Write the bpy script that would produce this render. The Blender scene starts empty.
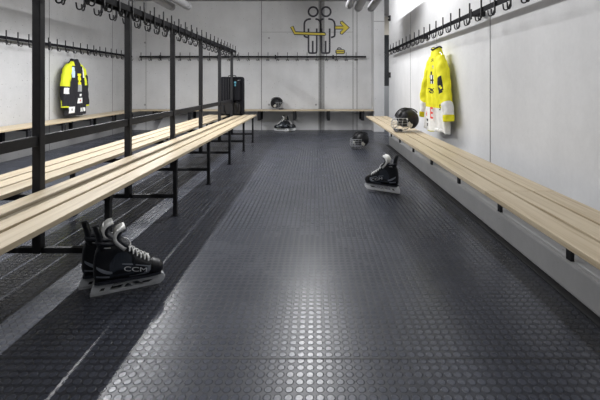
import bpy, bmesh, math, random
import numpy as np
from mathutils import Vector, Matrix
random.seed(7)
sc = bpy.context.scene
COL = sc.collection
PI = math.pi
# ------------------------------------------------------------------ materials
def new_mat(name):
    m = bpy.data.materials.new(name); m.use_nodes = True
    nt = m.node_tree; b = nt.nodes['Principled BSDF']
    return m, nt, b
def N(nt, t, **kw):
    n = nt.nodes.new(t)
    for k, v in kw.items():
        if k in n.inputs: n.inputs[k].default_value = v
        else: setattr(n, k, v)
    return n
def L(nt, a, b): nt.links.new(a, b)
def math_(nt, op, a, b=None, clamp=False):
    n = nt.nodes.new('ShaderNodeMath'); n.operation = op; n.use_clamp = clamp
    for i, v in enumerate((a, b)):
        if v is None: continue
        if isinstance(v, (int, float)): n.inputs[i].default_value = v
        else: nt.links.new(v, n.inputs[i])
    return n.outputs[0]
def simple(name, col, rough=.5, metal=0, spec=.5, noise=0.0, nscale=40, coat=0, bump=0):
    m, nt, b = new_mat(name)
    tc = N(nt, 'ShaderNodeTexCoord')
    nz = N(nt, 'ShaderNodeTexNoise', Scale=nscale, Detail=4.0)
    L(nt, tc.outputs['Object'], nz.inputs['Vector'])
    rp = N(nt, 'ShaderNodeValToRGB')
    a = 1 - noise; c = 1 + noise
    rp.color_ramp.elements[0].position = .3; rp.color_ramp.elements[1].position = .7
    rp.color_ramp.elements[0].color = (col[0]*a, col[1]*a, col[2]*a, 1)
    rp.color_ramp.elements[1].color = (min(1, col[0]*c), min(1, col[1]*c), min(1, col[2]*c), 1)
    L(nt, nz.outputs['Fac'], rp.inputs['Fac']); L(nt, rp.outputs['Color'], b.inputs['Base Color'])
    b.inputs['Roughness'].default_value = rough; b.inputs['Metallic'].default_value = metal
    b.inputs['Specular IOR Level'].default_value = spec; b.inputs['Coat Weight'].default_value = coat
    if bump:
        bp = N(nt, 'ShaderNodeBump', Strength=bump, Distance=.002)
        L(nt, nz.outputs['Fac'], bp.inputs['Height']); L(nt, bp.outputs['Normal'], b.inputs['Normal'])
    return m
def concrete(name, lo, hi, seed=0.0, tint=(1, 1, 1.01)):
    m, nt, b = new_mat(name)
    tc = N(nt, 'ShaderNodeTexCoord')
    mp = N(nt, 'ShaderNodeMapping'); mp.inputs['Location'].default_value = (seed, seed*.7, seed*1.3)
    L(nt, tc.outputs['Object'], mp.inputs['Vector'])
    n1 = N(nt, 'ShaderNodeTexNoise', Scale=1.3, Detail=8.0, Roughness=.62); L(nt, mp.outputs[0], n1.inputs['Vector'])
    mp2 = N(nt, 'ShaderNodeMapping'); mp2.inputs['Scale'].default_value = (4, 4, .8)
    L(nt, tc.outputs['Object'], mp2.inputs['Vector'])
    n2 = N(nt, 'ShaderNodeTexNoise', Scale=1.5, Detail=5.0, Roughness=.6); L(nt, mp2.outputs[0], n2.inputs['Vector'])
    n3 = N(nt, 'ShaderNodeTexNoise', Scale=38.0, Detail=3.0, Roughness=.6); L(nt, mp.outputs[0], n3.inputs['Vector'])
    s = math_(nt, 'ADD', math_(nt, 'MULTIPLY', n1.outputs['Fac'], .66), math_(nt, 'MULTIPLY', n2.outputs['Fac'], .19))
    s = math_(nt, 'ADD', s, math_(nt, 'MULTIPLY', n3.outputs['Fac'], .15))
    rp = N(nt, 'ShaderNodeValToRGB')
    rp.color_ramp.elements[0].position = .36; rp.color_ramp.elements[1].position = .64
    rp.color_ramp.elements[0].color = (lo*tint[0], lo*tint[1], lo*tint[2], 1)
    rp.color_ramp.elements[1].color = (hi*tint[0], hi*tint[1], hi*tint[2], 1)
    L(nt, s, rp.inputs['Fac'])
    # air pores
    vo = N(nt, 'ShaderNodeTexVoronoi', Scale=22.0); L(nt, mp.outputs[0], vo.inputs['Vector'])
    sep = N(nt, 'ShaderNodeSeparateColor'); L(nt, vo.outputs['Color'], sep.inputs[0])
    thr = math_(nt, 'MULTIPLY', math_(nt, 'GREATER_THAN', sep.outputs[0], .78), .12)
    pore = math_(nt, 'LESS_THAN', vo.outputs['Distance'], thr)
    mx = N(nt, 'ShaderNodeMix', data_type='RGBA'); mx.inputs[7].default_value = (.11, .11, .105, 1)
    L(nt, math_(nt, 'MULTIPLY', pore, .75), mx.inputs[0]); L(nt, rp.outputs['Color'], mx.inputs[6])
    L(nt, mx.outputs[2], b.inputs['Base Color'])
    b.inputs['Roughness'].default_value = .62; b.inputs['Specular IOR Level'].default_value = .3
    bp = N(nt, 'ShaderNodeBump', Strength=.25, Distance=.003)
    L(nt, s, bp.inputs['Height']); L(nt, bp.outputs['Normal'], b.inputs['Normal'])
    return m
def wood(name):
    m, nt, b = new_mat(name)
    tc = N(nt, 'ShaderNodeTexCoord'); oi = N(nt, 'ShaderNodeObjectInfo')
    off = N(nt, 'ShaderNodeVectorMath', operation='SCALE'); off.inputs[0].default_value = (3.1, 7.7, 2.3)
    L(nt, math_(nt, 'MULTIPLY', oi.outputs['Random'], 9.0), off.inputs['Scale'])
    ad = N(nt, 'ShaderNodeVectorMath', operation='ADD'); L(nt, tc.outputs['Object'], ad.inputs[0]); L(nt, off.outputs[0], ad.inputs[1])
    mp = N(nt, 'ShaderNodeMapping'); mp.inputs['Scale'].default_value = (16, .7, 16); L(nt, ad.outputs[0], mp.inputs['Vector'])
    n1 = N(nt, 'ShaderNodeTexNoise', Scale=2.2, Detail=6.0, Roughness=.6, Distortion=.5); L(nt, mp.outputs[0], n1.inputs['Vector'])
    mp2 = N(nt, 'ShaderNodeMapping'); mp2.inputs['Scale'].default_value = (90, 1.6, 90); L(nt, ad.outputs[0], mp2.inputs['Vector'])
    n2 = N(nt, 'ShaderNodeTexNoise', Scale=2.0, Detail=3.0); L(nt, mp2.outputs[0], n2.inputs['Vector'])
    s = math_(nt, 'ADD', math_(nt, 'MULTIPLY', n1.outputs['Fac'], .7), math_(nt, 'MULTIPLY', n2.outputs['Fac'], .3))
    rp = N(nt, 'ShaderNodeValToRGB')
    e = rp.color_ramp.elements; e[0].position = .33; e[1].position = .66
    e[0].color = (.50, .37, .205, 1); e[1].color = (.75, .62, .42, 1)
    el = e.new(.5); el.color = (.68, .545, .345, 1)
    L(nt, s, rp.inputs['Fac'])
    # knots
    mp3 = N(nt, 'ShaderNodeMapping'); mp3.inputs['Scale'].default_value = (5, 2.2, 5); L(nt, ad.outputs[0], mp3.inputs['Vector'])
    vo = N(nt, 'ShaderNodeTexVoronoi', Scale=1.0); L(nt, mp3.outputs[0], vo.inputs['Vector'])
    kn = N(nt, 'ShaderNodeMapRange'); kn.inputs[1].default_value = .03; kn.inputs[2].default_value = .1; kn.inputs[3].default_value = .75; kn.inputs[4].default_value = 0
    L(nt, vo.outputs['Distance'], kn.inputs[0])
    mx = N(nt, 'ShaderNodeMix', data_type='RGBA'); mx.inputs[7].default_value = (.36, .21, .09, 1)
    L(nt, kn.outputs[0], mx.inputs[0]); L(nt, rp.outputs['Color'], mx.inputs[6])
    hv = N(nt, 'ShaderNodeHueSaturation'); L(nt, mx.outputs[2], hv.inputs['Color'])
    hv.inputs['Saturation'].default_value = .86
    L(nt, math_(nt, 'ADD', math_(nt, 'MULTIPLY', oi.outputs['Random'], .10), .66), hv.inputs['Value'])
    L(nt, hv.outputs[0], b.inputs['Base Color'])
    b.inputs['Roughness'].default_value = .45; b.inputs['Specular IOR Level'].default_value = .4
    bp = N(nt, 'ShaderNodeBump', Strength=.15, Distance=.002)
    L(nt, s, bp.inputs['Height']); L(nt, bp.outputs['Normal'], b.inputs['Normal'])
    return m
def rubber(name):
    m, nt, b = new_mat(name)
    tc = N(nt, 'ShaderNodeTexCoord'); sp = N(nt, 'ShaderNodeSeparateXYZ'); L(nt, tc.outputs['Object'], sp.inputs[0])
    P = .034
    def cell(o):
        return math_(nt, 'SUBTRACT', math_(nt, 'FRACT', math_(nt, 'DIVIDE', math_(nt, 'ADD', o, 50*P), P)), .5)
    cx = cell(sp.outputs['X']); cy = cell(sp.outputs['Y'])
    d = math_(nt, 'SQRT', math_(nt, 'ADD', math_(nt, 'MULTIPLY', cx, cx), math_(nt, 'MULTIPLY', cy, cy)))
    mr = N(nt, 'ShaderNodeMapRange', interpolation_type='SMOOTHSTEP')
    mr.inputs[1].default_value = .34; mr.inputs[2].default_value = .43; mr.inputs[3].default_value = 1; mr.inputs[4].default_value = 0
    L(nt, d, mr.inputs[0])
    nz = N(nt, 'ShaderNodeTexNoise', Scale=2.3, Detail=6.0, Roughness=.65); L(nt, tc.outputs['Object'], nz.inputs['Vector'])
    nf = N(nt, 'ShaderNodeTexNoise', Scale=160.0, Detail=2.0); L(nt, tc.outputs['Object'], nf.inputs['Vector'])
    h = math_(nt, 'ADD', mr.outputs[0], math_(nt, 'MULTIPLY', nf.outputs['Fac'], .10))
    rp = N(nt, 'ShaderNodeValToRGB')
    rp.color_ramp.elements[0].position = .35; rp.color_ramp.elements[1].position = .7
    rp.color_ramp.elements[0].color = (.038, .042, .056, 1); rp.color_ramp.elements[1].color = (.051, .056, .074, 1)
    L(nt, nz.outputs['Fac'], rp.inputs['Fac'])
    # stud relief shading painted into the colour: tops lighter, ground between darker
    sc_ = N(nt, 'ShaderNodeVectorMath', operation='SCALE'); L(nt, rp.outputs['Color'], sc_.inputs[0])
    L(nt, math_(nt, 'ADD', math_(nt, 'MULTIPLY', mr.outputs[0], .62), .62), sc_.inputs['Scale'])
    L(nt, sc_.outputs[0], b.inputs['Base Color'])
    ro = math_(nt, 'ADD', math_(nt, 'MULTIPLY', nz.outputs['Fac'], .10), .31)
    L(nt, math_(nt, 'SUBTRACT', ro, math_(nt, 'MULTIPLY', mr.outputs[0], .09)), b.inputs['Roughness'])
    b.inputs['Specular IOR Level'].default_value = .45
    bp = N(nt, 'ShaderNodeBump', Strength=1.0, Distance=.0026)
    L(nt, h, bp.inputs['Height']); L(nt, bp.outputs['Normal'], b.inputs['Normal'])
    return m
M = {}
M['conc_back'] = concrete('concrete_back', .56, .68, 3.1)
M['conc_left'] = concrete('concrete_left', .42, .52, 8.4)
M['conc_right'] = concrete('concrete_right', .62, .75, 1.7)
M['conc_kerb'] = concrete('concrete_kerb', .34, .46, 5.5)
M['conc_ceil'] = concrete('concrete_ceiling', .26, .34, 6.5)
M['joint'] = simple('joint', (.17, .17, .17), .8, noise=.2)
M['joint_light'] = simple('joint_light', (.30, .30, .30), .8, noise=.2)
M['wood'] = wood('pine')
M['floor'] = rubber('studded_rubber')
M['dark_line'] = simple('dark_line', (.016, .016, .018), .6)
M['steel'] = simple('black_steel', (.019, .019, .021), .55, 0, .2, noise=.15)
M['rail'] = simple('rail_steel', (.012, .012, .014), .6, 0, .04)
M['hook'] = simple('hook_steel', (.012, .012, .014), .5, 0, .35)
M['chrome'] = simple('chrome', (.55, .56, .58), .22, 1.0)
M['blade'] = simple('blade_steel', (.62, .63, .65), .18, 1.0)
M['holder'] = simple('holder_plastic', (.60, .62, .64), .35, noise=.04)
M['holder_white'] = simple('holder_plastic_white', (.85, .86, .87), .35, noise=.03)
M['boot'] = simple('boot_black', (.007, .008, .011), .36, spec=.4, noise=.2, coat=.1)
M['boot_panel'] = simple('boot_panel', (.018, .020, .028), .42, noise=.2)
M['quarter'] = simple('quarter_panel_blue_grey', (.022, .028, .040), .38, noise=.2)
M['silver'] = simple('silver_foil', (.35, .38, .43), .28, .6)
M['white'] = simple('white_cloth', (.82, .82, .80), .8, noise=.05, bump=.2)
M['felt'] = simple('felt', (.84, .84, .82), .9, noise=.12, bump=.4)
M['lace'] = simple('lace', (.85, .85, .84), .8)
M['mark'] = simple('white_mark', (.75, .77, .80), .5)
M['helmet'] = simple('helmet_shell', (.009, .009, .011), .45, spec=.3)
M['pad'] = simple('helmet_padding', (.10, .10, .105), .9, noise=.2)
M['padlight'] = simple('helmet_padding_light', (.6, .58, .52), .8)
M['wire'] = simple('cage_wire', (.6, .61, .63), .35, .6)
M['yellow'] = simple('yellow_jersey', (.86, .80, .015), .75, noise=.06, nscale=25)
M['yellow2'] = simple('yellow_green_jersey', (.66, .72, .02), .75, noise=.06, nscale=25)
M['blackcloth'] = simple('black_jersey', (.012, .012, .016), .85, noise=.2)
M['red'] = simple('red_print', (.72, .06, .04), .7)
M['lightblue'] = simple('light_blue_print', (.48, .62, .80), .7)
M['greyprint'] = simple('grey_print', (.35, .36, .36), .8)
M['bag'] = simple('bag_fabric', (.008, .008, .011), .7, 0, .15, noise=.25, nscale=90, bump=.4)
M['bagdark'] = simple('bag_plastic', (.008, .008, .010), .4)
M['bagblue'] = simple('bag_emblem_blue', (.10, .34, .45), .5)
M['duct'] = simple('tube_housing', (.27, .27, .28), .4, noise=.05)
M['paint'] = simple('dark_wall_paint', (.035, .033, .045), .6, noise=.08)
M['paint_yellow'] = simple('yellow_wall_paint', (.72, .58, .06), .6, noise=.05)
M['doordark'] = simple('dark_glass', (.02, .022, .025), .15)
M['doorgrey'] = simple('grey_door', (.35, .36, .37), .5)
M['beige'] = simple('beige_panel', (.62, .58, .5), .6)
# ------------------------------------------------------------------ mesh helpers
def build(name, bm, mat, parent=None, smooth=False, loc=None, bevel=0):
    me = bpy.data.meshes.new(name); bmesh.ops.recalc_face_normals(bm, faces=bm.faces)
    bm.to_mesh(me); bm.free()
    mats = mat if isinstance(mat, (list, tuple)) else [mat]
    for m in mats: me.materials.append(m)
    if smooth:
        me.polygons.foreach_set('use_smooth', [True]*len(me.polygons))
        if smooth != 'all':
            try: me.set_sharp_from_angle(angle=math.radians(45))
            except Exception: pass
    o = bpy.data.objects.new(name, me); COL.objects.link(o)
    if parent: o.parent = parent
    if loc: o.location = loc
    if bevel:
        md = o.modifiers.new('bevel', 'BEVEL'); md.width = bevel; md.segments = 2; md.limit_method = 'ANGLE'
    return o
def box(bm, x0, x1, y0, y1, z0, z1):
    v = [bm.verts.new((x, y, z)) for z in (z0, z1) for y in (y0, y1) for x in (x0, x1)]
    for f in ((0,2,3,1),(4,5,7,6),(0,1,5,4),(2,6,7,3),(0,4,6,2),(1,3,7,5)): bm.faces.new([v[i] for i in f])
def B(x0, x1, y0, y1, z0, z1):
    bm = bmesh.new(); box(bm, x0, x1, y0, y1, z0, z1); return bm
def loft(bm, rings, cap=True, closed=True, mi=None):
    vs = [[bm.verts.new(p) for p in r] for r in rings]; n = len(rings[0]); fs = []
    for a, b_ in zip(vs[:-1], vs[1:]):
        for i in range(n if closed else n-1):
            j = (i+1) % n; fs.append(bm.faces.new((a[i], a[j], b_[j], b_[i])))
    if cap and closed:
        fs.append(bm.faces.new(list(reversed(vs[0])))); fs.append(bm.faces.new(vs[-1]))
    if mi is not None:
        for f in fs: f.material_index = mi
    return fs
def tube(bm, pts, r, n=8, closed=False, flat=1.0):
    pts = [Vector(p) for p in pts]; rings = []; m = len(pts); prev = None
    for i, p in enumerate(pts):
        a = pts[(i-1) % m] if (closed or i > 0) else p
        c = pts[(i+1) % m] if (closed or i < m-1) else p
        t = (c-a).normalized()
        if prev is None:
            up = Vector((0, 0, 1)) if abs(t.z) < .9 else Vector((1, 0, 0))
            u = t.cross(up).normalized()
        else:
            u = (prev - t*prev.dot(t))
            u = u.normalized() if u.length > 1e-6 else t.orthogonal().normalized()
        prev = u; w = t.cross(u)
        rr = r[i] if isinstance(r, (list, tuple)) else r
        rings.append([p + u*math.cos(2*PI*k/n)*rr + w*math.sin(2*PI*k/n)*rr*flat for k in range(n)])
    if closed: rings.append(rings[0])
    if closed:
        vs = [[bm.verts.new(p) for p in rg] for rg in rings[:-1]]
        for i in range(m):
            a, b_ = vs[i], vs[(i+1) % m]
            for k in range(n): bm.faces.new((a[k], a[(k+1) % n], b_[(k+1) % n], b_[k]))
    else: loft(bm, rings)
def prism(bm, poly, y0, y1, axis='y'):
    """extrude a polygon given in (a,b) along an axis"""
    def P(a, b_, c): return (a, c, b_) if axis == 'y' else ((c, a, b_) if axis == 'x' else (a, b_, c))
    v0 = [bm.verts.new(P(a, b_, y0)) for a, b_ in poly]; v1 = [bm.verts.new(P(a, b_, y1)) for a, b_ in poly]
    bm.faces.new(v0); bm.faces.new(list(reversed(v1))); n = len(poly)
    for i in range(n): bm.faces.new((v0[i], v1[i], v1[(i+1) % n], v0[(i+1) % n]))
def smooth_path(pts, k=4):
    pts = [Vector(p) for p in pts]; out = []
    for i in range(len(pts)-1):
        p0 = pts[max(i-1, 0)]; p1 = pts[i]; p2 = pts[i+1]; p3 = pts[min(i+2, len(pts)-1)]
        for j in range(k):
            t = j/k
            out.append(.5*((2*p1) + (-p0+p2)*t + (2*p0-5*p1+4*p2-p3)*t*t + (-p0+3*p1-3*p2+p3)*t**3))
    out.append(pts[-1]); return out
def text_bm(s, size, bold=.0):
    cu = bpy.data.curves.new('lettering', 'FONT'); cu.body = s; cu.size = size; cu.align_x = 'CENTER'; cu.align_y = 'CENTER'; cu.offset = bold
    ob = bpy.data.objects.new('lettering', cu); COL.objects.link(ob)
    dg = bpy.context.evaluated_depsgraph_get(); me = bpy.data.meshes.new_from_object(ob.evaluated_get(dg))
    bm = bmesh.new(); bm.from_mesh(me); bpy.data.objects.remove(ob); bpy.data.meshes.remove(me)
    return bm
def tag(o, label, cat, group=None):
    o['label'] = label; o['category'] = cat
    if group: o['group'] = group
    return o
def thing(name, label, cat, loc=(0, 0, 0), rz=0, group=None):
    o = bpy.data.objects.new(name, None); COL.objects.link(o); o.location = loc; o.rotation_euler = (0, 0, rz)
    o.empty_display_size = .1
    return tag(o, label, cat, group)
def structure(name, bm, mat, **kw):
    o = build(name, bm, mat, **kw); o['kind'] = 'structure'; return o
def copy_tree(o, parent=None):
    c = o.copy(); COL.objects.link(c)
    if parent: c.parent = parent
    for ch in list(o.children): copy_tree(ch, c)
    return c
# ------------------------------------------------------------------ room
H = 2.80; XL = -4.0; XR = 1.42; YB = 8.70; YN = -2.6; YE = 10.5
structure('floor', B(XL-.2, 4.2, YN-.2, YE+.2, -.12, 0), M['floor'])
structure('ceiling', B(XL-.2, 4.2, YN-.2, YE+.2, H, H+.15), M['conc_ceil'])
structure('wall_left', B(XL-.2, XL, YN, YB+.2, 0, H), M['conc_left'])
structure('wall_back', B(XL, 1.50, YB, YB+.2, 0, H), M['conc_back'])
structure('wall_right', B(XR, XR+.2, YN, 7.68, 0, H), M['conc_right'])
structure('wall_near', B(XL-.2, XR+.2, YN-.2, YN, 0, H), M['conc_left'])
structure('wall_corridor', B(1.1, 4.2, YE, YE+.2, 0, H), M['conc_right'])
structure('wall_corridor_side', B(4.0, 4.2, 7.0, YE, 0, H), M['conc_right'])
structure('wall_corridor_near', B(XR+.2, 4.2, 7.0, 7.2, 0, H), M['conc_right'])
structure('wall_corridor_left', B(1.3, 1.5, YB+.2, YE, 0, H), M['conc_back'])
structure('trim_pilaster', B(1.225, 1.445, 8.33, YB, 0, H), M['conc_back'], bevel=.008)
structure('trim_kerb', B(1.213, XR, YN, 6.56, 0, .15), M['conc_kerb'], bevel=.012)
# formwork joints of the cast walls
tn = [1]
def joint(x0, x1, y0, y1, z0, z1, m='joint'):
    structure('trim_%d' % tn[0], B(x0, x1, y0, y1, z0, z1), M[m]); tn[0] += 1
def bx(px): return (px-315)*YB/400
for px, w, mm in ((146, .012, 'joint_light'), (261.5, .014, 'joint'), (353, .014, 'joint'), (357, .014, 'joint')):
    joint(bx(px)-w/2, bx(px)+w/2, YB-.002, YB+.001, 0, H, mm)
joint(bx(318.5), bx(324.5), YB-.0015, YB+.001, 0, H, 'joint_light')
joint(bx(319.8), bx(321.4), YB-.003, YB+.001, 0, H, 'joint')
joint(bx(262), bx(353), YB-.0015, YB+.001, 2.125, 2.133, 'joint_light')
joint(1.225, 1.445, 8.328, 8.331, 2.30, 2.31, 'joint')
for yy in (6.02, 4.72, 7.9):
    joint(XL-.001, XL+.002, yy-.006, yy+.006, 0, H)
for yy in (3.24, 5.95, .9):
    joint(XR-.002, XR+.001, yy-.005, yy+.005, .15, H, 'joint')
# tie holes in the concrete
bm = bmesh.new()
def disc(bm, c, r, axis, t=.002, n=14):
    ring = []
    for k in range(n):
        a = 2*PI*k/n; u, v = r*math.cos(a), r*math.sin(a)
        ring.append((u, v))
    if axis == 'y': prism(bm, [(c[0]+u, c[2]+v) for u, v in ring], c[1]-t, c[1]+.001, 'y')
    else: prism(bm, [(c[1]+u, c[2]+v) for u, v in ring], c[0]-t, c[0]+t, 'x')
for px, pz in ((145, .55), (269, .55), (316, .55), (145, 1.9), (269, 2.0)): disc(bm, (bx(px), YB, pz), .022, 'y')
structure('trim_%d' % tn[0], bm, M['joint_light']); tn[0] += 1
# tile joint across the floor, then a dark strip along the kerb
structure('trim_%d' % tn[0], B(XL, 1.213, 1.453, 1.459, -.001, .0006), M['dark_line']); tn[0] += 1
structure('trim_%d' % tn[0], B(1.165, 1.213, YN, 6.56, -.001, .004), M['dark_line']); tn[0] += 1
# corridor door at the end
d = bpy.data.objects.new('door_1', None); COL.objects.link(d); d['kind'] = 'structure'; d.location = (1.95, YE, 0)
build('door_leaf', B(-.40, .50, -.05, -.005, .005, .95), M['doorgrey'], d)
build('door_window', B(-.40, .50, -.05, -.005, .95, 2.22), M['doordark'], d)
build('transom_panel', B(-.40, .50, -.045, -.005, 2.28, 2.76), M['beige'], d)
build('door_frame', B(-.45, .55, -.06, -.005, 2.22, 2.28), M['doordark'], d)

# ------------------------------------------------------------------ hooks and rails
def hook_mesh():
    """coat hook, origin on the rail, outward = -y, pin up, two curled prongs below"""
    bm = bmesh.new()
    box(bm, -.0055, .0055, -.010, 0, -.07, .095)
    for s in (-1, 1):
        pts = [(s*.005, -.008, -.050), (s*.012, -.014, -.078), (s*.020, -.026, -.088), (s*.027, -.038, -.080), (s*.030, -.042, -.045)]
        tube(bm, smooth_path(pts, 3), .0050, 6)
    me = bpy.data.meshes.new('hook'); bmesh.ops.recalc_face_normals(bm, faces=bm.faces); bm.to_mesh(me); bm.free(); me.materials.append(M['hook'])
    return me
HOOK = hook_mesh()
def hook(parent, loc, rz):
    o = bpy.data.objects.new('hook', HOOK); COL.objects.link(o); o.parent = parent; o.location = loc; o.rotation_euler = (0, 0, rz); return o
HR = 1.585
def wall_rail(label, p0, p1, spacing, start, rz, wall_off):
    """rail from p0 to p1 (xy), outward side given by rz (0 => -y)"""
    d = Vector((p1[0]-p0[0], p1[1]-p0[1], 0)); ln = d.length; d.normalize()
    root = thing('coat_rail', label, 'coat rail', (p0[0], p0[1], HR))
    out = Matrix.Rotation(rz, 3, 'Z') @ Vector((0, -1, 0))
    bm = bmesh.new()
    a = -out*.006; b_ = out*.006
    v = [bm.verts.new(Vector(q)) for q in (a+Vector((0,0,-.019)), b_+Vector((0,0,-.019)), b_+Vector((0,0,.019)), a+Vector((0,0,.019)))]
    e = [bm.verts.new(x.co + d*ln) for x in v]
    bm.faces.new(v); bm.faces.new(list(reversed(e)))
    for i in range(4): bm.faces.new((v[i], e[i], e[(i+1) % 4], v[(i+1) % 4]))
    build('rail', bm, M['rail'], root)
    k = start
    while k < ln-.03:
        hook(root, d*k + out*.007, rz); k += spacing
    k = .45
    while k < ln:
        bm = bmesh.new(); c = d*k; w = d*.02
        bm2 = [c-w, c+w]
        pts = [c-w-out*.005, c+w-out*.005, c+w-out*wall_off, c-w-out*wall_off]
        lo = [bm.verts.new(p+Vector((0,0,-.02))) for p in pts]; hi = [bm.verts.new(p+Vector((0,0,.02))) for p in pts]
        bm.faces.new(lo); bm.faces.new(list(reversed(hi)))
        for i in range(4): bm.faces.new((lo[i], hi[i], hi[(i+1) % 4], lo[(i+1) % 4]))
        # front clamp plate
        q = [c-w*.8+out*.006, c+w*.8+out*.006, c+w*.8+out*.012, c-w*.8+out*.012]
        lo = [bm.verts.new(p+Vector((0,0,-.045))) for p in q]; hi = [bm.verts.new(p+Vector((0,0,.04))) for p in q]
        bm.faces.new(lo); bm.faces.new(list(reversed(hi)))
        for i in range(4): bm.faces.new((lo[i], hi[i], hi[(i+1) % 4], lo[(i+1) % 4]))
        build('bracket', bm, M['steel'], root); k += .84*2 if ln > 6 else 1.24
    return root
wall_rail('black steel coat rail with hooks along the left concrete wall', (XL+.09, 4.2), (XL+.09, 8.55), .2, .05, PI/2, .09)
wall_rail('black steel coat rail with hooks on the back wall under the painted sign', (-3.78, YB-.09), (1.10, YB-.09), .21, .04, 0, .09)
wall_rail('black steel coat rail with hooks along the right wall above the yellow jersey', (1.315, 7.16), (1.315, -.6), .235, .03, -PI/2, XR-1.315)

# ------------------------------------------------------------------ benches
ZB = .46; TH = .024
def plank(parent, x0, x1, y0, y1, label=None):
    o = build('plank', B(-(x1-x0)/2, (x1-x0)/2, -(y1-y0)/2, (y1-y0)/2, -TH/2, TH/2), M['wood'], parent,
              loc=((x0+x1)/2-parent.location.x, (y0+y1)/2-parent.location.y, ZB-TH/2), bevel=.003)
    return o
def plank_x(parent, x0, x1, y0, y1):     # plank running along x: rotate so the grain follows
    o = build('plank', B(-(y1-y0)/2, (y1-y0)/2, -(x1-x0)/2, (x1-x0)/2, -TH/2, TH/2), M['wood'], parent,
              loc=((x0+x1)/2-parent.location.x, (y0+y1)/2-parent.location.y, ZB-TH/2), bevel=.003)
    o.rotation_euler = (0, 0, PI/2); return o
# free-standing double bench with the hook rack
XP = -1.42
rk = thing('bench_rack', 'free-standing black steel coat rack with pale wooden benches on both sides', 'bench', (XP, 0, 0))
posts = [-.83, .12, 1.09, 2.055, 3.04, 3.99, 4.97, 5.95, 6.82]
YE1 = 7.05
for xs in ((-1.030, -1.138), (-1.160, -1.263), (-1.285, -1.395), (-1.520, -1.628), (-1.646, -1.750), (-1.768, -1.874)):
    cuts = [-1.2, 3.13, YE1]
    for a, b_ in zip(cuts[:-1], cuts[1:]): plank(rk, min(xs), max(xs), a+.0015, b_-.0015)
for y in posts:
    bm = B(-.021, .021, y-.021, y+.021, .135, 1.59); build('post', bm, M['steel'], rk, bevel=.004)
    for lx in (-1.062, -1.842):
        bm = B(lx-XP-.014, lx-XP+.014, y-.014, y+.014, .006, ZB-TH-.002)
        box(bm, lx-XP-.028, lx-XP+.028, y-.022, y+.022, 0, .006)
        build('leg', bm, M['steel'], rk, bevel=.002)
    build('crossbar', B(.022, -1.077-XP, y-.013, y+.013, .135, .163), M['steel'], rk)
    build('crossbar', B(-1.827-XP, -.022, y-.013, y+.013, .135, .163), M['steel'], rk)
    build('seat_bearer', B(.022, -1.045-XP, y-.015, y+.015, ZB-TH-.030, ZB-TH-.001), M['steel'], rk)
    build('seat_bearer', B(-1.860-XP, -.022, y-.015, y+.015, ZB-TH-.030, ZB-TH-.001), M['steel'], rk)
build('lower_rail', B(-.012, .012, -1.2, 6.84, .683, .736), M['steel'], rk, bevel=.003)
ZT = 1.56
for s in (-1, 1):
    build('hook_rail', B(s*.038-.006, s*.038+.006, -1.2, 7.00, ZT-.022, ZT+.022), M['rail'], rk)
build('top_rail', B(-.022, .022, -1.2, 7.00, ZT+.0, ZT+.03), M['steel'], rk)
for s in (-1, 1):
    k = .15
    while k < 7.00:
        hook(rk, (s*.045, k if s > 0 else k-.045, ZT), s*PI/2); k += .204

# right bench on brackets over the concrete kerb
rb = thing('wall_bench', 'slatted pale wood bench over the concrete kerb along the right wall', 'bench', (1.04, 0, 0), group=None)
for xs in ((.860, .968), (.984, 1.089), (1.105, 1.213)):
    cuts = [-1.2, 2.02, 6.75]
    for a, b_ in zip(cuts[:-1], cuts[1:]): plank(rb, xs[0], xs[1], a+.0015, b_-.0015)
for y in (-.4, .4, 1.16, 1.93, 2.66, 3.42, 4.22, 5.0, 5.8, 6.45):
    bm = B(.925-1.04, 1.240-1.04, y-.018, y+.018, ZB-TH-.022, ZB-TH-.001)
    box(bm, 1.222-1.04, 1.240-1.04, y-.018, y+.018, .151, ZB-TH-.022)
    build('bracket', bm, M['steel'], rb)
# left wall bench
lb = thing('wall_bench', 'pale wooden bench fixed to the left wall under the black and yellow jersey', 'bench', (-3.8, 0, 0))
for xs in ((-3.985, -3.87), (-3.862, -3.747), (-3.739, -3.624)): plank(lb, xs[0], xs[1], 3.5, 8.27)
for px in (27.5, 62.5, 90.5, 112.5, 131): 
    y = 3.66*400/(315-px)
    bm = B(-3.99+3.8, -3.64+3.8, y-.025, y+.025, ZB-TH-.035, ZB-TH-.001); box(bm, -3.66+3.8, -3.63+3.8, y-.03, y+.03, ZB-.23, ZB-TH-.036); box(bm, -3.999+3.8, -3.965+3.8, y-.025, y+.025, ZB-.23, ZB-TH-.035)
    prism(bm, [(-3.97+3.8, ZB-.23), (-3.63+3.8, ZB-.23), (-3.63+3.8, ZB-.20), (-3.97+3.8, ZB-.20)], y-.02, y+.02, 'y')
    build('bracket', bm, M['steel'], lb)
# back bench
bb = thing('wall_bench', 'pale wooden bench fixed along the back wall with a helmet on it', 'bench', (-1.2, 8.48, 0))
for ys in ((8.28, 8.395), (8.403, 8.518), (8.526, 8.64)): plank_x(bb, -3.985, 1.215, ys[0], ys[1])
for px in (155, 190, 225, 259.3, 294.3, 328.5, 362.5):
    x = (px-315)*8.36/400
    bm = B(x+1.2-.03, x+1.2+.03, -.175, -.15, ZB-.22, ZB-TH-.001); box(bm, x+1.2-.03, x+1.2+.03, -.15, .219, ZB-TH-.03, ZB-TH-.001)
    box(bm, x+1.2-.03, x+1.2+.03, .19, .219, ZB-.22, ZB-TH-.03); box(bm, x+1.2-.02, x+1.2+.02, -.15, .19, ZB-.22, ZB-.20)
    build('bracket', bm, M['steel'], bb)

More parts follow.
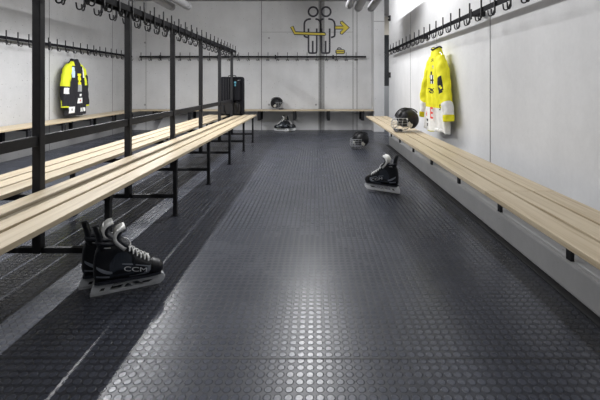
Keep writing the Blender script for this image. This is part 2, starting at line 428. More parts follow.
# ------------------------------------------------------------------ painted pictogram on the back wall
sg = thing('wall_pictogram', 'painted pictogram of two outlined people with yellow hockey stick, arrow and curling stone', 'wall sign', (0, YB, 0))
PS = YB/400
def sp_(u, v): return ((280+u/6.667-315)*PS, 1+(84-v/6.667)*PS)
def stroke(bm, pts, w, closed=False, y=-.003):
    """flat painted stroke of width w (zoom px) with round-ish ends"""
    P = [Vector((*sp_(*p), 0)) for p in pts]; hw = w/6.667*PS/2; n = len(P)
    quads = []
    lft, rgt = [], []
    for i in range(n):
        a = P[(i-1) % n] if (closed or i > 0) else P[i]; c = P[(i+1) % n] if (closed or i < n-1) else P[i]
        t = (c-a).normalized(); nn = Vector((-t.y, t.x, 0))*hw
        lft.append(P[i]+nn); rgt.append(P[i]-nn)
    for i in range(n if closed else n-1):
        j = (i+1) % n
        prism(bm, [(q.x, q.y) for q in (lft[i], lft[j], rgt[j], rgt[i])], y, -.0005, 'y')
def circ(c, r, k=28): return [(c[0]+r*math.cos(2*PI*i/k), c[1]+r*math.sin(2*PI*i/k)) for i in range(k)]
def sm(pts, k=4): return [(p.x, p.y) for p in smooth_path([(a, b_, 0) for a, b_ in pts], k)]
W = 12
for nm, dx, heads in (('person_outline', 0, 221), ('person_outline', 86, 307)):
    bm = bmesh.new()
    b2 = bmesh.new(); stroke(b2, circ((heads, 78), 31), W, True); build('head_ring', b2, M['paint'], sg)
    stroke(bm, [(190+dx, 190), (190+dx, 335)], W); stroke(bm, [(245+dx, 190), (245+dx, 335)], W)
    stroke(bm, sm([(190+dx, 333), (193+dx, 350), (208+dx, 354), (228+dx, 354), (242+dx, 350), (245+dx, 333)]), W)
    stroke(bm, [(218+dx, 272), (218+dx, 352)], W)
    if dx == 0:
        stroke(bm, sm([(206, 126), (184, 130), (167, 143), (162, 162)]), W); stroke(bm, [(162, 160), (162, 232)], W)
        stroke(bm, sm([(162, 230), (165, 243), (186, 250)]), W)
        stroke(bm, sm([(236, 126), (256, 132), (268, 145), (272, 165)]), W); stroke(bm, [(272, 163), (272, 250)], W)
    else:
        stroke(bm, sm([(290, 126), (276, 130), (266, 138)]), W)
        stroke(bm, sm([(322, 126), (346, 131), (360, 144), (365, 162)]), W); stroke(bm, [(365, 160), (365, 232)], W)
        stroke(bm, sm([(365, 230), (361, 243), (340, 250)]), W)
    build(nm, bm, M['paint'], sg)
def painted(name, outline, grow=True):
    bm = bmesh.new(); prism(bm, [sp_(*p) for p in outline], -.005, -.0005, 'y'); o = build(name, bm, M['paint_yellow'], sg)
    bm = bmesh.new(); stroke(bm, outline, 6, True, y=-.007); build('outline', bm, M['paint'], o)
painted('hockey_stick', [(70, 182), (88, 174), (104, 212), (300, 219), (306, 228), (300, 237), (96, 230)])
painted('arrow', [(368, 174), (422, 174), (402, 156), (402, 145), (414, 140), (462, 184), (414, 230), (402, 225), (402, 213), (422, 194), (368, 194)])
painted('curling_stone', [(372, 338), (378, 332), (424, 332), (431, 338), (431, 352), (424, 358), (378, 358), (372, 352)])
bm = bmesh.new(); stroke(bm, sm([(384, 330), (386, 321), (400, 320), (410, 326)]), 7); stroke(bm, [(374, 345), (430, 345)], 5, y=-.008); build('stone_handle', bm, M['paint'], sg)

# small black fittings on the right wall edge
for pz, lb_ in ((2.24, 'small black wall fitting high on the far edge of the right wall'), (1.17, 'small black wall fitting below the coat rail at the far edge of the right wall')):
    bm = B(XR-.02, XR-.0005, 7.50, 7.58, -.05, .05); box(bm, XR-.045, XR-.02, 7.52, 7.55, -.045, -.015); box(bm, XR-.045, XR-.02, 7.52, 7.55, .015, .045)
    o = build('wall_fitting', bm, M['steel'], None, loc=(0, 0, pz)); tag(o, lb_, 'wall fitting')

# ------------------------------------------------------------------ tube lights
def tube_light(x, z, y0, y1, label, r=.062, lamp=False):
    t = thing('tube_light', label, 'ceiling light', (x, (y0+y1)/2, z), group=None); ln = (y1-y0)/2
    bm = bmesh.new()
    prof = [(-ln-.03, .35), (-ln-.02, .75), (-ln, 1), (ln, 1), (ln+.02, .75), (ln+.03, .35)]
    loft(bm, [[(r*f*math.cos(2*PI*k/20), yy, r*f*math.sin(2*PI*k/20)) for k in range(20)] for yy, f in prof])
    build('tube', bm, M['duct'], t, smooth=True)
    for yy in (-ln*.8, 0, ln*.8):
        bm = bmesh.new(); tube(bm, [(0, yy, r-.002), (0, yy, H-z-.002)], .006, 6); build('suspension_rod', bm, M['chrome'], t)
    bm = bmesh.new(); tube(bm, [(0, ln-.12, 0), (0, ln-.09, 0)], r+.004, 20); build('collar', bm, M['duct'], t, smooth=True)
    return t
G = 'suspended tube lights'
t1 = tube_light(-2.31, 2.245, .5, 6.45, 'left of the two grey suspended tubes above the free-standing rack', lamp=True)
tube_light(-2.05, 2.255, .5, 6.45, 'right of the two grey suspended tubes above the free-standing rack')
tube_light(.55, 2.27, 5.2, 6.5, 'leftmost of the three grey tubes hung before the pilaster', r=.055)
tube_light(.70, 2.235, 5.2, 6.5, 'middle one of the three grey tubes hung before the pilaster')
tube_light(.91, 2.235, 5.2, 6.5, 'rightmost of the three grey tubes, nearest the right wall')
def area(name, x, y, z, sx, sy, W_, spread, parent=None, col=(.985, .99, 1), rot=(0, 0, 0)):
    l = bpy.data.lights.new(name, 'AREA'); l.shape = 'RECTANGLE'; l.size = sx; l.size_y = sy; l.energy = W_; l.color = col; l.spread = math.radians(spread)
    o = bpy.data.objects.new(name, l); COL.objects.link(o); o.location = (x, y, z); o.rotation_euler = rot; return o
area('lamp_strip', -2.31, 2.15, 2.178, .03, 2.7, 47, 173)
area('lamp_strip', -2.31, 5.0, 2.178, .03, 2.9, 90, 173)
for s_ in (-1, 1):
    area('lamp_strip', -.09+s_*.05, 5.5, H-.085, .05, 2.6, 62+10*s_, 178, rot=(0, -s_*math.radians(52), 0))
    area('lamp_strip', -.09+s_*.05, .9, H-.085, .05, 3.4, 17+10*s_, 178, rot=(0, -s_*math.radians(52), 0))  # added fill strips, unseen: brighten the near floor and right wall
area('lamp_strip', 2.8, 9.0, H-.05, .4, 1.5, 45, 175)
for yc, ln, lab in ((5.5, 2.6, 'white batten ceiling light over the middle of the aisle'), (.9, 3.4, 'long batten fill light added out of view above the near end of the aisle')):
    t = thing('batten_light', lab, 'ceiling light', (-.09, yc, H))
    build('housing', B(-.04, .04, -ln/2-.05, ln/2+.05, -.055, -.0005), M['duct'], t, bevel=.005)

# ------------------------------------------------------------------ ice skate
KEY = np.array([  # x, bottom, top, halfwidth
 (-.146,.115,.175,.008), (-.140,.092,.225,.022), (-.128,.084,.250,.031), (-.105,.080,.262,.036), (-.070,.080,.268,.038), (-.040,.080,.266,.039),
 (-.012,.080,.248,.040), (.020,.080,.215,.041), (.055,.080,.186,.043), (.095,.080,.161,.044), (.125,.080,.148,.043), (.150,.081,.134,.036), (.163,.085,.120,.024), (.168,.092,.108,.010)])
def kf(x, c): return float(np.interp(x, KEY[:, 0], KEY[:, c]))
def sidey(x, z):
    zb, zt, hw = kf(x, 1), kf(x, 2), kf(x, 3); zc = (zb+zt)/2; zr = (zt-zb)/2
    s = max(-.999, min(.999, (z-zc)/zr)); c = (1-abs(s)**2.6)**(1/2.6)
    ank = 1-.22*math.exp(-((z-.19)/.045)**2) if x < .03 else 1
    return hw*c*ank*(1-.10*max(0, (z-.12)/.15))
def side_strip(bm, pts, sgn, off=.0022):
    """pts: (x, z_low, z_high) -> band laid on the boot side"""
    rows = []
    for x, a, b_ in pts:
        rows.append([bm.verts.new((x, sgn*(sidey(x, a+(b_-a)*k/3)+off), a+(b_-a)*k/3)) for k in range(4)])
    for r0, r1 in zip(rows[:-1], rows[1:]):
        for k in range(3): bm.faces.new((r0[k], r1[k], r1[k+1], r0[k+1]))
def make_skate(label, holder='holder', text='CCM'):
    t = thing('ice_skate', label, 'ice skate')
    bm = bmesh.new(); n = 36; rings = []
    for x in np.concatenate([np.linspace(-.146, -.12, 7), np.linspace(-.11, .14, 26), np.linspace(.145, .168, 7)]):
        zb, zt = kf(x, 1), kf(x, 2); zc = (zb+zt)/2; zr = (zt-zb)/2; ring = []
        for k in range(n):
            a = 2*PI*k/n; s = math.copysign(abs(math.sin(a))**.77, math.sin(a)); z = zc+zr*s
            ring.append((x, math.copysign(sidey(x, z), math.cos(a)) if abs(math.cos(a)) > 1e-6 else 0, z))
        rings.append(ring)
    loft(bm, rings); boot = build('boot', bm, M['boot'], t, smooth='all')
    # toe cap
    bm = bmesh.new(); rings = []
    for x in np.linspace(.112, .168, 10):
        zb, zt = kf(x, 1)-.001, kf(x, 2)+.004; zc = (zb+zt)/2; zr = (zt-zb)/2
        rings.append([(x+.003, math.copysign((sidey(x, zc+(z_-zc)*.95)+.003), math.cos(a)) if abs(math.cos(a)) > 1e-6 else 0, z_) for a, z_ in
                      [(2*PI*k/24, zc+zr*math.copysign(abs(math.sin(2*PI*k/24))**.8, math.sin(2*PI*k/24))) for k in range(24)]])
    loft(bm, rings); build('toe_cap', bm, M['boot'], t, smooth='all')
    # outsole
    bm = bmesh.new(); out = []
    xs = np.linspace(-.140, .158, 20)
    up = [(x, kf(x, 3)*.92+.001) for x in xs]; poly = up+[(x, -w) for x, w in reversed(up)]
    prism(bm, [(x, y) for x, y in poly], .074, .086, 'z'); build('outsole', bm, M['boot_panel'], t)
    # tendon guard: curved tall flap at the heel
    bm = bmesh.new(); rings = []
    for z, xc, hw, th in ((.235, -.128, .031, .010), (.262, -.132, .029, .008), (.290, -.135, .025, .007), (.315, -.140, .024, .006), (.338, -.147, .021, .006), (.350, -.151, .012, .004)):
        ring = []
        for k in range(9):
            a = -1+2*k/8; ring.append((xc+.022*a*a, hw*a, z))
        for k in range(8, -1, -1):
            a = -1+2*k/8; ring.append((xc+.022*a*a+th, hw*a*.86, z))
        rings.append(ring)
    loft(bm, rings); build('tendon_guard', bm, M['boot'], t, smooth='all')
    # collar padding
    bm = bmesh.new(); pts = []
    for k in range(24):
        a = 2*PI*k/24; pts.append((-.080+.050*math.cos(a), .029*math.sin(a), .264-.008*math.cos(a)))
    tube(bm, pts, .009, 8, closed=True); build('collar_padding', bm, M['boot_panel'], t, smooth='all')
    # tongue: dark outside, pale felt inside, bending forward at the top
    path = [(.000, .232), (-.022, .254), (-.040, .276), (-.044, .298), (-.032, .318), (-.008, .328)]
    sp = [(p.x, p.y) for p in smooth_path([(a, b_, 0) for a, b_ in path], 4)]
    for nm, mt, o0, o1, wf in (('tongue', M['boot_panel'], .000, .010, 1.0), ('tongue_liner', M['felt'], -.017, .0, .97)):
        bm = bmesh.new(); rings = []
        for i, (x, z) in enumerate(sp):
            x2, z2 = sp[min(i+1, len(sp)-1)]; x1, z1 = sp[max(i-1, 0)]
            tx, tz = x2-x1, z2-z1; l = math.hypot(tx, tz); nx, nz = tz/l, -tx/l
            u = i/(len(sp)-1); hw = (.034+.009*math.sin(u*PI*.8))*wf*(1-.35*max(0, u-.85)/.15)
            f = [(-1, .0), (-.6, .006), (0, .010), (.6, .006), (1, 0)]
            ring = [(x+nx*(o1+c), hw*a, z+nz*(o1+c)) for a, c in f]+[(x+nx*(o0+c), hw*a*.96, z+nz*(o0+c)) for a, c in reversed(f)]
            rings.append(ring)
        loft(bm, rings); build(nm, bm, mt, t, smooth='all')
    # eyelet facing and laces
    bm = bmesh.new()
    for s in (-1, 1):
        pts = []
        for x in np.linspace(-.030, .108, 14): pts.append((x, s*.021, kf(x, 2)-.006))
        tube(bm, pts, .008, 6)
    build('eyelet_facing', bm, M['boot'], t, smooth='all')
    bm = bmesh.new(); xs = np.linspace(-.022, .098, 8)
    for i, x in enumerate(xs):
        z = kf(x, 2)+.002
        for s in (-1, 1):
            x2 = xs[min(i+1, 7)]; z2 = kf(x2, 2)+.002
            tube(bm, smooth_path([(x, s*.033, z-.010), (x+.002, s*.022, z+.004), ((x+x2)/2, 0, (z+z2)/2+.010), (x2, -s*.022, z2+.004), (x2, -s*.034, z2-.010)], 3), .0036, 6)
    z0 = kf(-.022, 2)
    tube(bm, smooth_path([(-.022, 0, z0+.012), (-.010, .024, z0+.012), (.010, .034, z0-.006), (.018, .040, z0-.03)], 4), .0034, 6)
    build('laces', bm, M['lace'], t, smooth='all')
    # foil swooshes on heel and forefoot
    for s in (-1, 1):
        bm = bmesh.new()
        side_strip(bm, [(x, .126+.034*((-.062-x)/.07)**1.3-.008*(1-((-.098-x)/.037)**2 if abs(-.098-x) < .037 else 0)-.004, .131+.034*((-.062-x)/.07)**1.3) for x in np.linspace(-.132, -.063, 10)], s)
        side_strip(bm, [(x, .112-.012*((x+.13)/.06), .120-.010*((x+.13)/.06)) for x in np.linspace(-.132, -.075, 8)], s)
        build('foil_stripe', bm, M['silver'], t)
        bm = bmesh.new()
        fr = [(.010, .088, .094), (.04, .089, .096), (.075, .091, .101), (.098, .096, .132)]
        side_strip(bm, fr, s); side_strip(bm, [(.098, .096, .132), (.108, .112, .135)], s)
        side_strip(bm, [(-.02, .158, .162), (.02, .150, .155), (.06, .140, .145), (.100, .127, .134)], s)
        build('foil_panel', bm, M['silver'], t)
        bm = bmesh.new(); side_strip(bm, [(x, .105+.10*(x+.06)/.1*0, .215-.9*max(0, x+.005)-1.6*max(0, -.045-x)) for x in np.linspace(-.075, .035, 10)], s, .0012); build('quarter_panel', bm, M['quarter'], t)
        bt = text_bm(text, .044, 0)
        for v in bt.verts:
            u, w = v.co.x*1.12, v.co.y
            x = .040+(u*(1 if s < 0 else -1)); z = .124-.22*(x-.042)*1.0+w*.72
            v.co = Vector((x, s*(sidey(x, z)+.0032), z))
        build('lettering', bt, M['mark'], t)
        bm = bmesh.new(); side_strip(bm, [(-.100, .246, .249), (-.070, .243, .246)], s, .0035); build('cuff_mark', bm, M['mark'], t)
    # blade holder
    bm = bmesh.new(); w = .0125
    def pr(poly, w_=w): prism(bm, poly, -w_, w_, 'y')
    pr([(-.160, .020), (-.152, .020), (-.140, .076), (-.148, .076)]) if False else None
    pr([(-.158, .030), (-.156, .045), (-.143, .075), (-.050, .075), (-.062, .062), (-.085, .034), (-.088, .030)], .016)
    pr([(.020, .075), (.158, .075), (.172, .066), (.176, .052), (.166, .036), (.150, .030), (.085, .030), (.070, .040), (.032, .066)], .016)
    pr([(-.160, .016), (-.160, .032), (.158, .032), (.172, .046), (.178, .058), (.180, .046), (.172, .030), (.155, .016)], .009)
    pr([(-.088, .030), (-.080, .030), (-.045, .075), (-.056, .075)], .010); pr([(-.030, .030), (-.018, .030), (.006, .052), (-.002, .058)], .008)
    pr([(.030, .030), (.042, .030), (.012, .056), (.002, .052)], .008); pr([(-.062, .046), (-.062, .054), (.036, .062), (.050, .052)], .008)
    build('blade_holder', bm, M[holder], t, bevel=.003)
    bm = bmesh.new(); pr2 = [(-.158, .006), (-.152, .001), (.100, .0), (.135, .004), (.160, .016), (.172, .034), (.166, .034), (.150, .0175), (-.158, .0175)]
    prism(bm, pr2, -.0016, .0016, 'y'); build('blade', bm, M['blade'], t)
    # dark windows on the tower sides
    for s in (-1, 1):
        bm = bmesh.new(); prism(bm, [(.060, .042), (.078, .050), (.120, .050), (.100, .040)], s*.0155, s*.0168, 'y'); prism(bm, [(-.120, .040), (-.110, .052), (-.095, .052), (-.100, .040)], s*.0155, s*.0168, 'y')
        build('holder_slot', bm, M['bagdark'], t)
    return t
s1 = make_skate('black ice skate with white laces and lettering, nearest, beside the left bench leg')
def place(o, x, y, rz, sc_=1.0, z=0): o.location = (x, y, z); o.rotation_euler = (0, 0, rz); o.scale = (sc_,)*3
place(s1, -.903, 1.918, math.radians(26), .965)
def dup(o, label): c = copy_tree(o); c['label'] = label; return c
s2 = dup(s1, 'black ice skate half hidden behind its nearer twin beside the left bench leg'); place(s2, -.993, 1.981, math.radians(26), .965)
s3 = make_skate('black ice skate with white blade holder standing alone before the right bench', 'holder_white', 'CCM'); place(s3, .625, 3.68, math.radians(146), 1.03)
s4 = dup(s3, 'ice skate with toe to the left, on the floor under the back bench'); place(s4, -.70, 8.46, math.radians(172), .95)
s5 = dup(s3, 'ice skate turned toe to the right, on the floor under the back bench'); place(s5, -.60, 8.33, math.radians(-30), .95)
s5.location = (-.56, 8.52, 0); s5.rotation_euler = (0, 0, math.radians(-25)); s4.location = (-.70, 8.42, 0)

# ------------------------------------------------------------------ helmet
def make_helmet(label):
    """front = +x, rests on z=0"""
    t = thing('hockey_helmet', label, 'helmet')
    bm = bmesh.new(); nu, nv = 40, 22; grid = []
    def shell(a, e, g=0.0):
        x = (.135+g)*math.cos(e)*math.cos(a); y = (.108+g)*math.cos(e)*math.sin(a); z = .128+(.118+g)*math.sin(e)
        if x < 0: x *= 1.04
        z += .006*math.sin(3*a)*0
        return (x-.01, y, z)
    for i in range(nv+1):
        row = []
        for k in range(nu):
            a = 2*PI*k/nu; c = math.cos(a)
            # lower limit of the shell: high over the face, deep at ear and nape
            lowlim = math.radians(8) if c > .55 else (math.radians(-52) if c < .1 else math.radians(-52+60*(c-.1)/.45))
            e = lowlim+(PI/2-lowlim)*i/nv*.995
            g = .004*math.cos(6*math.sin(a)*1.2)*max(0, math.cos(e)) if i > 3 else 0
            row.append(shell(a, e, g))
        grid.append(row)
    loft(bm, grid, cap=False)
    bm.faces.new(bm.verts[-nu:]) if False else None
    o = build('shell', bm, M['helmet'], t, smooth='all')
    md = o.modifiers.new('solid', 'SOLIDIFY'); md.thickness = .012; md.offset = -1
    bm = bmesh.new(); loft(bm, [[(p[0]*.86, p[1]*.86, p[2]*.90+.008) for p in r] for r in grid], cap=False)
    o = build('padding', bm, M['pad'], t, smooth='all'); md = o.modifiers.new('solid', 'SOLIDIFY'); md.thickness = .010; md.offset = -1
    # crown ridge and vents
    bm = bmesh.new()
    for yy in (-.032, .032):
        tube(bm, [(lambda p: (p[0], yy, p[2]))(shell(0, e, .003)) for e in np.linspace(.35, 2.5, 14)], .006, 6)
    build('ridge', bm, M['helmet'], t, smooth='all')
    for s in (-1, 1):
        bm = bmesh.new(); disc_c = [(.02+.030*math.cos(2*PI*k/16), .085+.036*math.sin(2*PI*k/16)) for k in range(16)]
        prism(bm, disc_c, s*.088, s*.104, 'y'); o = build('ear_guard', bm, M['padlight'], t, bevel=.003)
    # cage: front = curved grid of wires
    bm = bmesh.new()
    def cg(a, z):
        k = 1-.5*max(0, (.07-z)/.1)**1.0*.6
        bul = .150+.022*math.sin(PI*min(1, max(0, (z+.01)/.15)))
        return (bul*math.cos(a)*k+.008, .108*math.sin(a)*k, z)
    A = 1.25
    for z in (.012, .040, .066, .094, .122, .150):
        tube(bm, [cg(a, z) for a in np.linspace(-A, A, 18)], (.0019 if z not in (.012, .150) else .003), 6)
    for a in np.linspace(-A, A, 8):
        tube(bm, [cg(a*(1 if z > .03 else .9), z) for z in np.linspace(.010, .151, 9)], .0019, 6)
    build('face_cage', bm, M['wire'], t, smooth='all')
    bm = bmesh.new(); rings = []
    for a in np.linspace(-.75, .75, 11):
        c = cg(a, .012); r = .016*(1-abs(a)*.4)
        rings.append([(c[0]-.012+r*math.cos(q)*math.cos(a), c[1]*.95+r*math.cos(q)*math.sin(a), .018+.016*math.sin(q)) for q in np.linspace(0, 2*PI, 11)[:-1]])
    loft(bm, rings); build('chin_cup', bm, M['helmet'], t, smooth='all')
    for s in (-1, 1):
        bm = bmesh.new(); tube(bm, smooth_path([(.02, s*.100, .075), (.05, s*.098, .045), (.10, s*.075, .025), (.13, s*.04, .018)], 4), .005, 6, flat=.5); build('strap', bm, M['helmet'], t)
        bm = bmesh.new(); tube(bm, [(.07, s*.098, .142), (.07, s*.113, .142)], .009, 10); build('cage_clip', bm, M['chrome'], t)
    return t
h1 = make_helmet('black hockey helmet with wire face cage on the right bench'); place(h1, 1.035, 4.55, math.radians(205), 1.06, ZB+.001)
h2 = dup(h1, 'black hockey helmet standing on the back wall bench'); place(h2, -.80, 8.44, math.radians(-35), 1.03, ZB+.001)
h3 = dup(h1, 'black hockey helmet with wire cage lying on the floor beyond the lone skate'); place(h3, .70, 6.22, math.radians(215), 1.03, .0)

# ------------------------------------------------------------------ sports bag

bg = thing('sports_bag', 'tall black sports bag with small blue emblem on the far end of the rack bench', 'bag', (-1.445, 6.985, ZB+.001))
def rbox(bm, hw, y0, y1, z0, z1, r, k=5, bulge=0):
    """box with rounded vertical-profile corners (front view), lofted in y"""
    pts = []
    for cx, cz, a0 in ((hw-r, z1-r, 0), (-hw+r, z1-r, PI/2), (-hw+r*.5, z0+r*.5, PI), (hw-r*.5, z0+r*.5, 1.5*PI)):
        rr = r if cz > (z0+z1)/2 else r*.5
        for i in range(k+1):
            a = a0+PI/2*i/k; pts.append((cx+rr*math.cos(a), cz+rr*math.sin(a)))
    cz = (z0+z1)/2; rings = []
    for yy, f in ((y0, .93), (y0+.02, .985), (y0+.05, 1), (y1-.05, 1), (y1-.02, .985), (y1, .94)):
        rings.append([(x*f, yy, cz+(z-cz)*(1-(1-f)*.5)) for x, z in pts])
    loft(bm, rings)
bm = bmesh.new(); rbox(bm, .205, -.095, .095, .0, .665, .045); build('body', bm, M['bag'], bg, smooth=True)
bm = bmesh.new()
for x in (-.175, -.13, -.085, -.04): box(bm, x-.008, x+.008, -.102, -.094, .20, .63)
build('front_rib', bm, M['bagdark'], bg, bevel=.003)
bm = bmesh.new(); rbox(bm, .085, -.125, -.094, .26, .63, .03); o = build('front_pocket', bm, M['bag'], bg, smooth=True, loc=(.085, 0, 0))
bm = bmesh.new(); tube(bm, smooth_path([(-.07, -.126, .55), (-.072, -.128, .60), (0, -.128, .615), (.072, -.128, .60), (.07, -.126, .55)], 4), .003, 6); build('zip', bm, M['steel'], o)
bm = bmesh.new(); disc(bm, (.075, -.127, .565), .020, 'y', .003); box(bm, .062, .088, -.129, -.126, .50, .535); build('emblem', bm, M['bagblue'], bg)
bm = bmesh.new(); box(bm, .12, .165, -.127, -.1245, .600, .610); build('label_strip', bm, M['mark'], bg)
bm = bmesh.new()
rbox(bm, .175, -.13, -.094, .02, .22, .05); build('base_pocket', bm, M['bagdark'], bg, smooth=True)
for s_ in (-1, 1):
    bm = bmesh.new(); tube(bm, smooth_path([(s_*.10, -.10, .24), (s_*.12, -.15, .18), (s_*.11, -.155, .08), (s_*.08, -.12, .03)], 4), .009, 8); build('strap', bm, M['steel'], bg, smooth='all')
bm = bmesh.new(); tube(bm, smooth_path([(-.06, 0, .663), (-.055, 0, .685), (.055, 0, .685), (.06, 0, .663)], 4), .007, 8); build('handle', bm, M['bagdark'], bg, smooth='all')
for s_ in (-1, 1):
    bm = bmesh.new(); tube(bm, [(s_*.17, .07, .035), (s_*.20, .07, .035)], .034, 16); build('wheel', bm, M['bagdark'], bg)

# ------------------------------------------------------------------ jerseys
def jersey(label, loc, rz, hook_dz, mats, body_col, sleeve_col, wid=1.0, drop=1.0, hem=.50, spread=1.0, seed=1, lean=0, steep=0):
    """front = -y, hung with shoulders at z ~1.33 ; col functions return a material index"""
    rnd = random.Random(seed); ph = [rnd.uniform(0, 6) for _ in range(6)]
    t = thing('hockey_jersey', label, 'jersey', loc, rz)
    prof = [(hem, .275, .070), (hem+.15, .270, .078), (hem+.35, .262, .082), (hem+.55, .250, .085), (hem+.68, .238, .080), (hem+.75, .215, .072), (hem+.80, .165, .062), (hem+.85, .105, .052), (hem+.885, .070, .045)]
    if steep: prof = [(hem, .285, .050), (hem+.2, .275, .055), (hem+.38, .250, .060), (hem+.52, .222, .062), (hem+.64, .182, .062), (hem+.74, .138, .058), (hem+.80, .108, .052), (hem+.85, .080, .045), (hem+.885, .058, .040)]
    zs = np.linspace(hem, hem+.885, 96); pa = np.array(prof); n = 128
    bm = bmesh.new(); rings = []; 
    for z in zs:
        hw = float(np.interp(z, pa[:, 0], pa[:, 1]))*wid; dp = float(np.interp(z, pa[:, 0], pa[:, 2])); low = max(0, 1-(z-hem)/.8)
        ring = []
        for k in range(n):
            a = 2*PI*k/n; c, s_ = math.cos(a), math.sin(a)
            x = hw*math.copysign(abs(c)**.8, c)
            f = .012*low*math.sin(x*34+ph[0]+2*math.sin(z*4+ph[1]))+.006*math.sin(x*60+z*9+ph[2])*(.4+low)
            y = dp*math.copysign(abs(s_)**.75, s_)+f*(-1 if s_ < 0 else .5)
            zz = z+(.012*math.sin(x*14+ph[3]) if z < hem+.03 else 0)
            ring.append((x+lean*(z-1.3), y, zz))
        rings.append(ring)
    vs = [[bm.verts.new(p) for p in r] for r in rings]
    for i in range(len(vs)-1):
        for k in range(n):
            f = bm.faces.new((vs[i][k], vs[i][(k+1) % n], vs[i+1][(k+1) % n], vs[i+1][k]))
            c = f.calc_center_median(); f.material_index = body_col(c.x-lean*(c.z-1.3), c.z-hem, c.y < 0)
    bm.faces.new(list(reversed(vs[0]))).material_index = body_col(0, 0, False)
    build('body', bm, mats, t, smooth='all')
    for s_ in (-1, 1):
        P = smooth_path([(s_*.135*wid, 0, hem+.775), (s_*.205*wid, -.004, hem+.70), (s_*.262*wid*spread, -.012, hem+.52), (s_*.285*wid*spread, -.016, hem+.30), (s_*.295*wid*spread, -.020, hem+.13)], 10)
        if steep: P = smooth_path([(s_*.085, 0, hem+.775), (s_*.150, -.006, hem+.66), (s_*.235, -.014, hem+.46), (s_*.300, -.018, hem+.28), (s_*.325, -.018, hem+.13)], 10)
        bm = bmesh.new(); rows = []; m_ = 32; R = [.058, .078, .076, .068, .062]
        for i, p in enumerate(P):
            u = i/(len(P)-1); r = float(np.interp(u*4, range(5), R)); a0 = P[max(i-1, 0)]; a1 = P[min(i+1, len(P)-1)]; tg = (a1-a0).normalized()
            side = tg.cross(Vector((0, -1, 0))).normalized()
            row = []
            for k in range(m_):
                a = 2*PI*k/m_; w = 1+.10*math.sin(3*a+u*11+ph[4])*(.3+u)+.05*math.sin(u*40+2*a)
                row.append(Vector((p.x+lean*(p.z-1.3), p.y, p.z))+side*math.cos(a)*r*w+Vector((0, -1, 0))*math.sin(a)*r*.80*w)
            rows.append(row)
        v2 = [[bm.verts.new(q) for q in r] for r in rows]
        for i in range(len(v2)-1):
            for k in range(m_):
                f = bm.faces.new((v2[i][k], v2[i][(k+1) % m_], v2[i+1][(k+1) % m_], v2[i+1][k]))
                f.material_index = sleeve_col(i/(len(P)-1), s_, 2*PI*k/m_)
        bm.faces.new(v2[0]).material_index = sleeve_col(0, s_, 0); bm.faces.new(list(reversed(v2[-1]))).material_index = sleeve_col(1, s_, 0)
        build('sleeve', bm, mats, t, smooth='all')
    bm = bmesh.new(); pts = []
    for k in range(28):
        a = 2*PI*k/28; pts.append((.072*wid*math.cos(a)+lean*.08, .046*math.sin(a)-.004, hem+.885+.008*math.cos(2*a)-.012*(math.sin(a) < 0)*abs(math.sin(a))))
    tube(bm, pts, .0085, 8, closed=True); build('collar', bm, mats[0] if lean else M['blackcloth'], t, smooth='all')
    # hanger
    bm = bmesh.new(); zt = hem+.875
    hp = [(-.14*wid, 0, zt-.085), (-.06*wid, 0, zt-.02), (0, 0, zt+.01), (.06*wid, 0, zt-.02), (.14*wid, 0, zt-.085)]
    tube(bm, smooth_path([(x+lean*(z-1.3), y, z) for x, y, z in hp], 4), .006, 8)
    xo = lean*(zt-1.3)
    zk = hook_dz
    tube(bm, smooth_path([(xo, 0, zt+.01), (xo, 0, zk-.045), (xo+.006, 0, zk-.030), (xo+.024, .0, zk-.018), (xo+.026, 0, zk+.006), (xo, 0, zk+.016), (xo-.022, 0, zk+.004)], 5), .0028, 6)
    build('hanger', bm, M['chrome'], t, smooth='all')
    return t
# black and yellow jersey on the left wall (seen side faces +x: rotate front to +x => rz = 90 deg)
ml = [M['blackcloth'], M['yellow2'], M['white'], M['lightblue'], M['red'], M['greyprint'], M['yellow']]
def body_l(x, v, front):
    # local x<0 is the end nearer the camera (picture left)
    if v > .86: return 0
    if not front: return 0
    ax = abs(x)
    if v > .78 and ax > .08: return 1
    if v > .68 and ax > .15: return 1
    if .60 < v < .76 and .105 < ax < .16+(v-.6)*.2: return 3 if x < 0 else 2
    if .48 < v < .66 and -.05 < x < .055 and (abs(x-.0)-.02*math.sin(v*90)) < .045: return 6
    if .37 < v < .48 and -.05 < x < .075: return 5
    if .30 < v < .34 and 0 < x < .07: return 2
    if .19 < v < .27 and -.04 < x < .10: return 4 if (.212 < v < .245 and -.01 < x < .05) else 2
    if .04 < v < .14 and -.215 < x < -.115: return 2 if not (.07 < v < .11 and -.18 < x < -.15) else 5
    if .05 < v < .11 and .02 < x < .20: return 2 if math.sin(x*120+v*60) > -.2 else 5
    return 0
def sleeve_l(u, s_, a):
    if s_ < 0:
        if u < .56: return 1
        if u < .60: return 0
        if u < .69: return 2 if .3 < a < 2.8 else 0
        if u > .93: return 1
        return 1 if (u > .8 and a > 3.3) or (u > .85 and (a > 2.6)) else 0
    if u < .34: return 1
    if u < .55: return 1 if a < 1.2 or a > 5.2 else 0
    return 1 if u > .93 else 0
jl = jersey('black hockey jersey with yellow-green sleeves hanging on the left wall rail', (XL+.135, 6.42, 0), PI/2, 1.53, ml, body_l, sleeve_l, wid=.93, hem=.505, spread=1.0, seed=3)
def jtext(parent, s, size, x, y, z, mat, name='lettering', rot=0):
    b_ = text_bm(s, size, .003)
    for v in b_.verts:
        u, w = v.co.x, v.co.y; u, w = u*math.cos(rot)-w*math.sin(rot), u*math.sin(rot)+w*math.cos(rot)
        v.co = Vector((x+u, y, z+w))
    return build(name, b_, mat, parent)
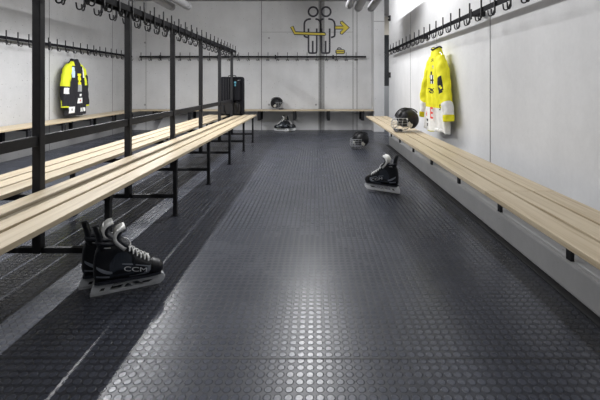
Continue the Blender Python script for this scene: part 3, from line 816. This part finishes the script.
# yellow jersey on the right wall (front faces -x)
mr = [M['yellow'], M['white'], M['blackcloth'], M['red'], M['greyprint']]
def body_r(x, v, front):
    # local x>0 is the end nearer the camera
    if .0 <= v < .13: 
        if front and .02 < v < .12:
            if -.20 < x < -.10 and math.sin(x*95)+math.cos(v*110) > .2: return 2
        return 1
    if front:
        if .13 < v < .22 and -.25 < x < -.10 and ((x+.17)**2+(v-.17)**2) < .0016: return 3
        if .13 <= v < .25: return 1
        if .40 < v < .46 and -.07 < x < .07: return 2 if (int((x+.07)/.014)+int(v/.012)) % 3 else 0
        if .50 < v < .60 and -.05 < x < .055: return 2 if (abs(abs(x)-.03) < .012 or .53 < v < .55) else 1
        if .60 < v < .63 and -.015 < x < .02: return 2
        if .66 < v < .70 and abs(x-.03) < .035: return 4 if int(x/.01) % 2 else 0
        if .74 < v < .77 and abs(x-.02) < .03 and int(x/.008+v/.01) % 2: return 2
    return 0
def sleeve_r(u, s_, a):
    if .68 < u < .86:
        return 1
    if s_ > 0 and .36 < u < .56:
        c = 1.35; d2 = ((a-c)/1.0)**4+((u-.46)/.10)**4
        if d2 < 1: 
            return 0 if (abs((a-c)-.5*math.sin((u-.46)*45)) < .16 and abs(u-.46) < .065) else 2
    return 0
jr = jersey('bright yellow hockey jersey with white bands hanging on the right wall rail', (1.300, 4.27, 0), -PI/2+.10, 1.53, mr, body_r, sleeve_r, wid=1, hem=.50, spread=1, seed=5, steep=1)
jtext(jr, 'E', .17, .05, -.080, .69, M['red'])
jtext(jr, 'S', .08, .300, -.093, .765, M['blackcloth'])

# ------------------------------------------------------------------ camera, view, world
cam = bpy.data.cameras.new('camera'); co = bpy.data.objects.new('camera', cam); COL.objects.link(co)
co.location = (0, 0, 1.0); co.rotation_euler = (PI/2, 0, 0); cam.lens = 24; cam.sensor_width = 36; cam.sensor_fit = 'HORIZONTAL'
cam.shift_x = -15/600; cam.shift_y = -116/600; cam.clip_start = .02
sc.camera = co
w = bpy.data.worlds.new('world'); sc.world = w; w.use_nodes = True
w.node_tree.nodes['Background'].inputs[0].default_value = (.6, .65, .7, 1); w.node_tree.nodes['Background'].inputs[1].default_value = .3
sc.view_settings.view_transform = 'Standard'; sc.view_settings.look = 'None'; sc.view_settings.gamma = 1; sc.view_settings.use_curve_mapping = False
sc.view_settings.exposure = .22
for o in bpy.data.objects:
    if o.parent is None and 'category' in o.keys():
        k = o.name.split('.')[0]
        g = {'ice_skate': 'ice skates on the floor', 'hockey_helmet': 'hockey helmets in the changing room', 'tube_light': 'suspended tube lights',
             'batten_light': 'batten lights over the aisle', 'coat_rail': 'wall coat rails with hooks', 'wall_bench': 'wooden wall benches', 'wall_fitting': 'black fittings on the right wall', 'hockey_jersey': 'jerseys on the wall rails'}.get(k)
        if g: o['group'] = g
